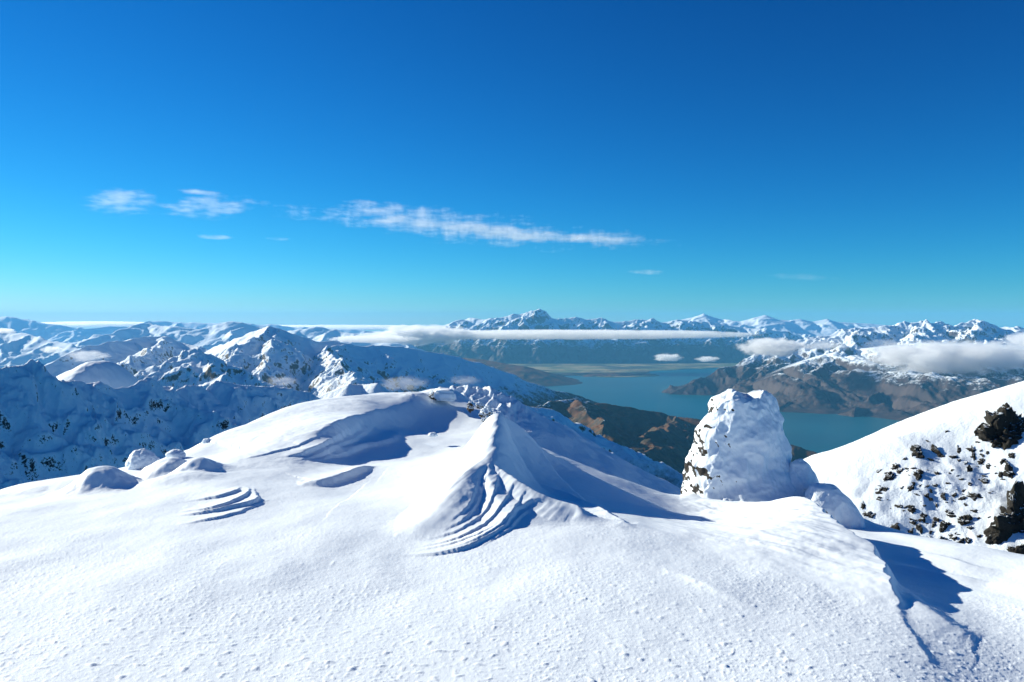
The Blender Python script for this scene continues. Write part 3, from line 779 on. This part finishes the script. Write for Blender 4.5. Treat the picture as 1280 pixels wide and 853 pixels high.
# more of the smallest ones, scattered about the rock bands: copies of a few shapes
rr = np.random.default_rng(77); protos = []
for k in range(6):
    v, f = rock_mesh(.30+.1*k, .22, .26+.12*(k % 3), 700+k, sub=3, lean=.3, block=.6, rough=.5, tilt=rr.uniform(-.6, .6))
    protos.append((v, f))
kk = [None]*6; bands = [(1120, 590, 22, 12), (1148, 604, 26, 26), (1165, 655, 42, 20), (1100, 615, 14, 14), (1200, 600, 34, 22), (1195, 655, 30, 18), (1245, 590, 24, 26), (1130, 640, 22, 22), (1224, 560, 20, 20), (1212, 622, 18, 8)]
for n in range(110):
    bx, by, wx_, wy_ = bands[n % len(bands)]
    px = bx+rr.normal()*wx_*.6; py = by+rr.normal()*wy_*.6
    if px > 1290 or py > 690: continue
    x, y, z = slope_hit(px, py); k = int(rr.integers(6))
    if kk[k] is None:
        kk[k] = tri_mesh('rock', *protos[k], m_rock, True); o = kk[k]
    else:
        o = kk[k].copy(); COL.objects.link(o)
    sc_ = rr.uniform(.22, .85); o.scale = (sc_*rr.uniform(.7, 1.4), sc_, sc_*rr.uniform(.6, 1.3)); o.location = (x, y+.05, z); o.rotation_mode = 'QUATERNION'; o.rotation_quaternion = VY.rotation_difference(VN) @ mathutils.Euler((0, rr.uniform(-.9, .9), 0)).to_quaternion()
    tag(o, SMALL, 'rock', 'rocks on the snow slope')

# ------------------------------------------------------------------ rime covered pinnacle
def pinnacle(name, prof, Yc, depth, mat, seed, lumps=.2, nz=260, na=420, zfoot=None, top_dip=None):
    """prof: list of (py, left px, right px) from the top down; a rock tower with a rounded plan"""
    prof = np.array(prof, float); py = prof[:, 0]; l = (prof[:, 1]-640)*Yc/F; r = (prof[:, 2]-640)*Yc/F; z = -(py-H)*Yc/F
    tt = np.linspace(0, 1, nz); s = tt*(len(py)-1); k = np.arange(len(py))
    zz = np.interp(s, k, z); ll = np.interp(s, k, l); rr = np.interp(s, k, r)
    # smooth the profile
    for _ in range(6):
        for a in (ll, rr, zz): a[1:-1] = (a[:-2]+2*a[1:-1]+a[2:])/4
    th = np.linspace(0, 2*math.pi, na, endpoint=False)
    T, TH = np.meshgrid(tt, th, indexing='ij')
    cx = ((ll+rr)/2)[:, None]; hw = ((rr-ll)/2)[:, None]
    c = np.cos(TH); sn = np.sin(TH)
    e = 0.82
    X = cx+hw*np.sign(c)*np.abs(c)**e
    Yv = Yc+hw*depth*np.sign(sn)*np.abs(sn)**e
    Z = np.repeat(zz[:, None], na, 1)
    P = np.stack([X.ravel(), Yv.ravel(), Z.ravel()], 1)
    N = np.stack([(np.cos(TH)*np.ones_like(X)).ravel(), np.sin(TH).ravel(), np.zeros(X.size)], 1)
    big = fbm3(P/1.5+seed, 3, seed)*lumps*1.3
    med = (0.5-np.abs(fbm3(P/np.array([.62, .62, .9])+seed, 3, seed+5)))*lumps*.9
    sm = fbm3(P/.16, 3, seed+9)*lumps*.12
    fade = np.clip(T.ravel()*9, 0, 1)
    P = P+N*((big+med*.8+sm*.5)*fade*.8)[:, None]
    P[:, 2] += (fbm3(P/.55+3, 3, seed+2)*lumps*.7*(1-np.clip(T.ravel()*3, 0, 1)))
    if top_dip is not None: P[:, 2] += top_dip(P)*(1-np.clip(T.ravel()*4, 0, 1))
    idx = np.arange(nz*na).reshape(nz, na)
    a = idx[:-1]; b = idx[1:]
    q = np.stack([a, b, np.roll(b, -1, 1), np.roll(a, -1, 1)], -1).reshape(-1, 4)
    tip = P[:na].mean(0)
    P = np.vstack([P, tip]); n0 = len(P)-1
    capq = np.array([[n0, i, (i+1) % na, (i+1) % na] for i in range(na)])
    me = bpy.data.meshes.new(name)
    faces = [tuple(x) for x in q]+[(n0, i, (i+1) % na) for i in range(na)]
    me.from_pydata([tuple(p-np.array([cx[-1, 0], Yc, zz[-1]])) for p in P], [], faces)
    me.polygons.foreach_set('use_smooth', [True]*len(me.polygons)); me.update(); me.materials.append(mat)
    o = bpy.data.objects.new(name, me); COL.objects.link(o); o.location = (cx[-1, 0], Yc, zz[-1])
    return o

m_pin = mat_rimed('rime_over_schist', 1.7, (-0.60, -0.54), amp=0.40, bdist=.04, bump=.35, rockcol=(.02, .018, .016), side=(-.95, .15, -.1))
def dip(P):
    xc = (929-640)*31.5/F
    return -.38*np.exp(-((P[:, 0]-xc-.1)/.35)**2)+.03
o = pinnacle('rock_pinnacle', [(488, 917, 950), (489, 908, 957), (493, 900, 963), (500, 892, 968), (508, 888, 972), (517, 888, 975), (526, 880, 977), (536, 873, 979), (546, 869, 981), (556, 868, 983), (566, 864, 985), (578, 858, 988), (590, 860, 995), (602, 859, 1003), (615, 853, 1011), (640, 848, 1024), (660, 846, 1024), (700, 840, 1040)],
             31.5, .72, m_pin, 7, .21, top_dip=dip)
tag(o, 'tall rime-covered rock pinnacle with dark rock showing on its left edge', 'rock')
m_pin2 = mat_rimed('rime_over_schist_low', 1.6, (-0.22, -0.10), amp=0.30, bdist=.05, bump=.5, rockcol=(.03, .025, .02))
o = pinnacle('snow_covered_boulder', [(575, 995, 1003), (580, 988, 1010), (592, 984, 1016), (610, 982, 1022), (640, 980, 1030), (700, 980, 1040)], 30.5, .9, m_pin2, 11, .16, nz=120, na=200)
tag(o, 'snowed-over rock shoulder leaning against the right foot of the tall pinnacle', 'rock')
o = pinnacle('snow_covered_boulder', [(606, 1022, 1036), (609, 1017, 1043), (618, 1013, 1053), (632, 1010, 1064), (650, 1008, 1074), (700, 1000, 1085)], 29.0, .8, m_pin2, 15, .15, nz=140, na=220)
tag(o, 'low snow-capped boulder with brown rock at its edge, right of the tall pinnacle', 'rock')

# snow capped boulders and rimed rocks on the brow
m_cap = mat_rimed('snow_cap', 1.2, (-0.62, -0.50), amp=0.30, bdist=.03, bump=.4)
def capped(px, py, Y, wp, hp, seed, label, name='snow_covered_boulder', rough=.16, group=None, mat=None):
    s = Y/F; v, f = rock_mesh(wp*s/2, wp*s*.5, hp*s*.62, seed, 5, lean=0, block=.2, rough=rough)
    x, y, z = W(px, py+hp*.12, Y)
    o = tri_mesh(name, v, f, mat or m_cap, True, loc=(x, y, z)); tag(o, label, 'rock', group); return o
capped(178, 575, 30.0, 40, 27, 61, 'round snow-capped boulder at the left brow', rough=.09)
capped(219, 568, 31.5, 24, 13, 62, 'small snow lump on the brow right of the round capped boulder', rough=.08)
capped(259, 552, 34.5, 13, 8, 63, 'tiny snow lump on the brow skyline below the dark rocks')
m_dk = mat_rimed('bare_summit_rock', 3.0, (0.15, 0.35), amp=0.35, bdist=.03, rockcol=(.03, .022, .016))
capped(509, 499, 49.5, 11, 9, 64, 'small bare dark rock at the left end of the summit crest', 'rock', .3, mat=m_dk)
capped(541, 496, 50.5, 12, 14, 65, 'dark lump added for the shaded gap under the snow block on the summit crest', 'rock', .3, mat=m_dk)  # dark rock shape put in for the shade in the gap under the block
capped(609, 517, 43.0, 16, 14, 66, 'small rime-crusted rock behind the tip of the fin-shaped drift', 'rock', .45, mat=mat_rimed('rime_crust', 5.0, (-.35, -0.15), amp=.5, bdist=.03, bump=1))
capped(588, 508, 47.0, 8, 10, 67, 'thin upright rimed rock on the shaded side of the summit crest', 'rock', .4, mat=m_dk)
capped(600, 506, 48.0, 10, 6, 69, 'flat rimed rock right of the thin upright one', 'rock', .4, mat=m_pin2)
capped(541, 543, 37.5, 12, 5, 68, 'small snow lump alone in the shaded hollow', 'snow_lump', .2, mat=m_snow)
# the overhanging snow block on the crest
import bmesh
bm = bmesh.new(); bmesh.ops.create_cube(bm, size=1)
bmesh.ops.scale(bm, vec=(1.35, 1.5, .62), verts=bm.verts)
bmesh.ops.bevel(bm, geom=bm.edges[:], offset=.12, segments=3, affect='EDGES')
bmesh.ops.subdivide_edges(bm, edges=bm.edges[:], cuts=2, use_grid_fill=True)
vv = np.array([v.co[:] for v in bm.verts]); dd = fbm3(vv*2.5, 3, 4)
for v, d in zip(bm.verts, dd): v.co += v.normal*float(d)*.06; v.co.x += v.co.z*-.15
me = bpy.data.meshes.new('snow_block'); bm.to_mesh(me); bm.free(); me.materials.append(m_snow)
for p in me.polygons: p.use_smooth = True
o = bpy.data.objects.new('snow_block', me); COL.objects.link(o); o.location = W(556, 494, 50.0); o.rotation_euler = (0, radians(4), radians(8))
tag(o, 'square overhanging snow block on the summit crest', 'snow block')

# ------------------------------------------------------------------ clouds
def cloud_mat(name, dens, nscale, thr=(.38, .62), stretch=(1, 1, 1), detail=5, fall=1.0, aniso=0.3):
    k = NT(name)
    tc = k.n('ShaderNodeTexCoord')
    obj = tc.outputs['Object']                # object space: the hull is about a unit ellipsoid
    mp = k.n('ShaderNodeMapping', ins={'Vector': obj, 'Scale': stretch})
    oi = k.n('ShaderNodeObjectInfo')
    add = k.n('ShaderNodeVectorMath', operation='ADD', ins={0: mp.outputs[0]})
    sc = k.n('ShaderNodeVectorMath', operation='SCALE', ins={0: oi.outputs['Location']}); sc.inputs['Scale'].default_value = .0037
    k.t.links.new(sc.outputs[0], add.inputs[1])
    n = k.noise(add.outputs[0], nscale, detail, .6)
    ln = k.n('ShaderNodeVectorMath', operation='LENGTH', ins={0: obj})
    r = ln.outputs['Value']
    edge = k.math('SUBTRACT', 1.0, k.math('POWER', r, 2.0))
    t = k.math('ADD', k.math('MULTIPLY', k.math('SUBTRACT', n, .5), 2.6), k.math('MULTIPLY', edge, fall))
    m = k.ss(t, *thr)
    m = k.math('MULTIPLY', m, k.ss(edge, 0.0, .25))
    pv = k.n('ShaderNodeVolumePrincipled', ins={'Color': (1, 1, 1, 1), 'Density': k.math('MULTIPLY', m, dens), 'Anisotropy': aniso})
    k.t.links.new(pv.outputs[0], k.out.inputs['Volume'])
    return k.m

def cloud(px, py, Y, wp, hp, depth, mat, label, name='cloud', tilt=0, group=None):
    v, f = ico(4); v = v.copy()
    sx = wp*Y/F/2; sz = hp*Y/F/2
    n = fbm3(v*1.6+px, 3, int(px))
    v = v*(1+.12*n)[:, None]
    o = tri_mesh(name, v, f, mat, True, loc=W(px, py, Y)); o.scale = (sx, depth, sz); o.rotation_euler = (0, radians(tilt), 0)
    tag(o, label, 'cloud', group); return o

c_thick = cloud_mat('bank_cloud', .0090, 3.0, (.25, .85), (1.5, 1, .7), fall=.85)
c_flat = cloud_mat('stratus_cloud', .0035, 2.6, (.10, .5), (5.0, 1, .5), fall=1.3)
c_puff = cloud_mat('puff_cloud', .0080, 2.2, (.35, .8), (1, 1, .8))
c_wisp = cloud_mat('wisp_cloud', .0022, 2.0, (.35, 1.0), (1, 1, 1))
cloud(700, 418.5, 22300, 560, 14, 900, c_flat, 'long flat cloud band crossing the jagged range above the lake')
cloud(530, 419, 22200, 150, 30, 900, c_thick, 'thick left end of the flat cloud band')
cloud(470, 424, 21500, 130, 11, 800, c_flat, 'thin cloud tongue left of the thick cloud end')
cloud(965, 434, 13900, 100, 28, 700, c_thick, 'grey white cloud over the left shoulder of the brown mountain')
cloud(1195, 449, 13100, 250, 56, 800, c_thick, 'largest cloud bank lying along the brown mountain at the right')
cloud(1120, 438, 13600, 120, 34, 500, c_wisp, 'thin misty cloud left of the largest bank')
cloud(1030, 432, 14300, 90, 18, 500, c_wisp, 'faint mist between the two clouds on the brown mountain')
cloud(1285, 425, 13500, 60, 26, 500, c_thick, 'cloud rising at the right edge above the largest bank')
cloud(835, 447, 18500, 44, 13, 300, c_puff, 'small white puff of cloud over the far end of the lake')
cloud(884, 449, 18500, 38, 9, 300, c_puff, 'smaller flat puff right of the white puff over the lake')
cloud(64, 437, 12500, 32, 11, 200, c_puff, 'small white puff above the left valley')
cloud(4, 414, 15000, 34, 9, 300, c_puff, 'white puff at the left edge below the horizon')
cloud(108, 445, 6800, 66, 20, 250, c_wisp, 'misty cloud resting on the left end of the long snow mountain')
cloud(352, 477, 5300, 52, 17, 150, c_wisp, 'mist patch below the pointed peak')
cloud(420, 482, 5000, 56, 24, 150, c_wisp, 'mist patch right of the one below the pointed peak')
cloud(505, 480, 4600, 80, 24, 180, c_wisp, 'pale mist drifting above the summit crest')
cloud(582, 476, 4500, 50, 18, 120, c_wisp, 'faint mist right of the mist above the summit crest')
c_sea = cloud_mat('cloud_sea', .004, 2.0, (.0, .4), (4, 1, .5), fall=1.3)
cloud(120, 405.2, 41500, 170, 7, 3000, c_sea, 'bright cloud sea showing in the gap of the left horizon range')
cloud(400, 409.5, 44500, 400, 7, 3000, c_sea, 'low white cloud line along the left horizon')

def cirrus_mat(name, dens, nscale=1.0):
    k = NT(name)
    tc = k.n('ShaderNodeTexCoord'); obj = tc.outputs['Object']
    oi = k.n('ShaderNodeObjectInfo')
    geo = k.n('ShaderNodeNewGeometry')
    mp = k.n('ShaderNodeMapping', ins={'Vector': geo.outputs['Position'], 'Scale': (1/2600., 1/3500., 1/520.), 'Rotation': (0, radians(3), 0)})
    n = k.noise(mp.outputs[0], 1.0*nscale, 8, .72)
    mp2 = k.n('ShaderNodeMapping', ins={'Vector': geo.outputs['Position'], 'Scale': (1/420., 1/3500., 1/1500.), 'Rotation': (0, radians(-40), 0)})
    n2 = k.noise(mp2.outputs[0], 1.0, 5, .7)
    r = k.n('ShaderNodeVectorMath', operation='LENGTH', ins={0: obj}).outputs['Value']
    edge = k.math('SUBTRACT', 1.0, k.math('POWER', r, 2.0))
    t = k.math('ADD', k.math('ADD', k.math('MULTIPLY', n, 1.15), k.math('MULTIPLY', n2, .35)), k.math('SUBTRACT', k.math('MULTIPLY', edge, .40), .53))
    m = k.math('MULTIPLY', k.ss(t, .41, .82), k.ss(edge, 0, .35))
    pv = k.n('ShaderNodeVolumePrincipled', ins={'Color': (1, 1, 1, 1), 'Density': k.math('MULTIPLY', m, dens), 'Anisotropy': 0.2})
    k.t.links.new(pv.outputs[0], k.out.inputs['Volume'])
    return k.m
ci = cirrus_mat('cirrus', .0008); ci2 = cirrus_mat('cirrus_thin', .0005, 1.7); ci3 = cirrus_mat('cirrus_small', .0007, 1.3)
cloud(585, 284, 40000, 640, 56, 1000, ci, 'long white streak of high cloud across the middle of the sky', 'cirrus_cloud', 5.5)
cloud(690, 297, 41500, 340, 28, 900, ci, 'denser right-hand half of the long high streak', 'cirrus_cloud', 3)
cloud(152, 252, 40000, 130, 50, 900, ci2, 'separate high cloud tuft at the left end of the sky', 'cirrus_cloud', 2)
cloud(262, 258, 41000, 180, 44, 900, ci2, 'thin high cloud between the left tuft and the long streak', 'cirrus_cloud', -2)
cloud(248, 240, 40000, 70, 12, 600, ci3, 'faint high wisp above the thin left cloud', 'cirrus_cloud', 4)
cloud(455, 253, 40000, 80, 12, 600, ci3, 'faint high wisp just above the long streak', 'cirrus_cloud', 6)
cloud(268, 296, 40000, 60, 10, 600, ci3, 'faint high wisp under the thin left cloud', 'cirrus_cloud', 3)
cloud(348, 299, 40000, 50, 8, 600, ci3, 'faint short wisp under the start of the long streak', 'cirrus_cloud', 3)
cloud(808, 340, 40000, 70, 9, 600, ci3, 'faint wisp low under the right end of the long streak', 'cirrus_cloud', 0)
cloud(1000, 346, 40000, 170, 14, 600, cirrus_mat('cirrus_faint', .0003, .5), 'barely visible wisp low in the right sky', 'cirrus_cloud', 3)

# ------------------------------------------------------------------ air
bm = bmesh.new(); bmesh.ops.create_cube(bm, size=2)
me = bpy.data.meshes.new('haze'); bm.to_mesh(me); bm.free()
hz = NT('haze_air')
pv = hz.n('ShaderNodeVolumePrincipled', ins={'Color': (0.16, 0.58, 1.0, 1), 'Density': 1.6e-5, 'Anisotropy': 0.0})
hz.t.links.new(pv.outputs[0], hz.out.inputs['Volume'])
me.materials.append(hz.m)
o = bpy.data.objects.new('haze', me); COL.objects.link(o)
ztop, zbot = 560.0, LAKE-61.0
o.location = (0, 20000, (ztop+zbot)/2); o.scale = (37000, 35500, (ztop-zbot)/2)
o['kind'] = 'stuff'; o['label'] = 'blue air haze over the far ranges'

# ------------------------------------------------------------------ light and sky
SUN_AZ, SUN_EL = radians(-62), radians(21)       # measured from the viewing direction, to the left
wd = bpy.data.worlds.new('World'); SC.world = wd; wd.use_nodes = True
nt = wd.node_tree; nt.nodes.clear()
sky = nt.nodes.new('ShaderNodeTexSky'); sky.sky_type = 'NISHITA'; sky.sun_disc = False
sky.sun_elevation = SUN_EL; sky.sun_rotation = SUN_AZ; sky.altitude = 1800
sky.air_density = 1.0; sky.dust_density = 0.0; sky.ozone_density = 6.0
EXPO = 0.86
sp_ = nt.nodes.new('ShaderNodeSeparateColor'); cb = nt.nodes.new('ShaderNodeCombineColor')
nt.links.new(sky.outputs[0], sp_.inputs[0])
for ch, (gam, kk) in enumerate(((2.6, 2.2), (1.6, 1.88), (1.45, 1.9))):     # the polarised, saturated sky of the photo
    a = nt.nodes.new('ShaderNodeMath'); a.operation = 'MULTIPLY'; a.inputs[1].default_value = 0.1
    b = nt.nodes.new('ShaderNodeMath'); b.operation = 'POWER'; b.inputs[1].default_value = gam
    k1 = nt.nodes.new('ShaderNodeMath'); k1.operation = 'MULTIPLY_ADD'; k1.inputs[1].default_value = 0.30; k1.inputs[2].default_value = 1/kk
    c0 = nt.nodes.new('ShaderNodeMath'); c0.operation = 'DIVIDE'
    c = nt.nodes.new('ShaderNodeMath'); c.operation = 'MULTIPLY'; c.inputs[1].default_value = 10/2**EXPO
    nt.links.new(sp_.outputs[ch], a.inputs[0]); nt.links.new(a.outputs[0], b.inputs[0]); nt.links.new(b.outputs[0], k1.inputs[0]); nt.links.new(b.outputs[0], c0.inputs[0]); nt.links.new(k1.outputs[0], c0.inputs[1]); nt.links.new(c0.outputs[0], c.inputs[0]); nt.links.new(c.outputs[0], cb.inputs[ch])
bg = nt.nodes.new('ShaderNodeBackground'); bg.inputs[1].default_value = 0.1
ow = nt.nodes.new('ShaderNodeOutputWorld')
nt.links.new(cb.outputs[0], bg.inputs[0]); nt.links.new(bg.outputs[0], ow.inputs[0])

L = bpy.data.lights.new('sun', 'SUN'); L.energy = 5.0; L.angle = radians(0.53); L.color = (1.0, 0.95, 0.80)
lo = bpy.data.objects.new('sun', L); COL.objects.link(lo)
import mathutils
d = mathutils.Vector((math.sin(SUN_AZ)*math.cos(SUN_EL), math.cos(SUN_AZ)*math.cos(SUN_EL), math.sin(SUN_EL)))
lo.rotation_euler = d.to_track_quat('Z', 'Y').to_euler()

cam = bpy.data.cameras.new('camera'); co = bpy.data.objects.new('camera', cam); COL.objects.link(co); SC.camera = co
cam.sensor_width = 36; cam.lens = 36*F/1280; cam.clip_start = .1; cam.clip_end = 200000
co.location = (0, 0, 0); co.rotation_euler = (radians(90), 0, 0); cam.shift_y = (H-426.5)/1280

SC.view_settings.view_transform = 'Standard'; SC.view_settings.look = 'None'; SC.view_settings.gamma = 1
SC.view_settings.exposure = EXPO; SC.view_settings.use_curve_mapping = False
SC.cycles.volume_bounces = 6; SC.cycles.max_bounces = 8; SC.cycles.diffuse_bounces = 2; SC.cycles.volume_step_rate = 0.6; SC.cycles.volume_max_steps = 256
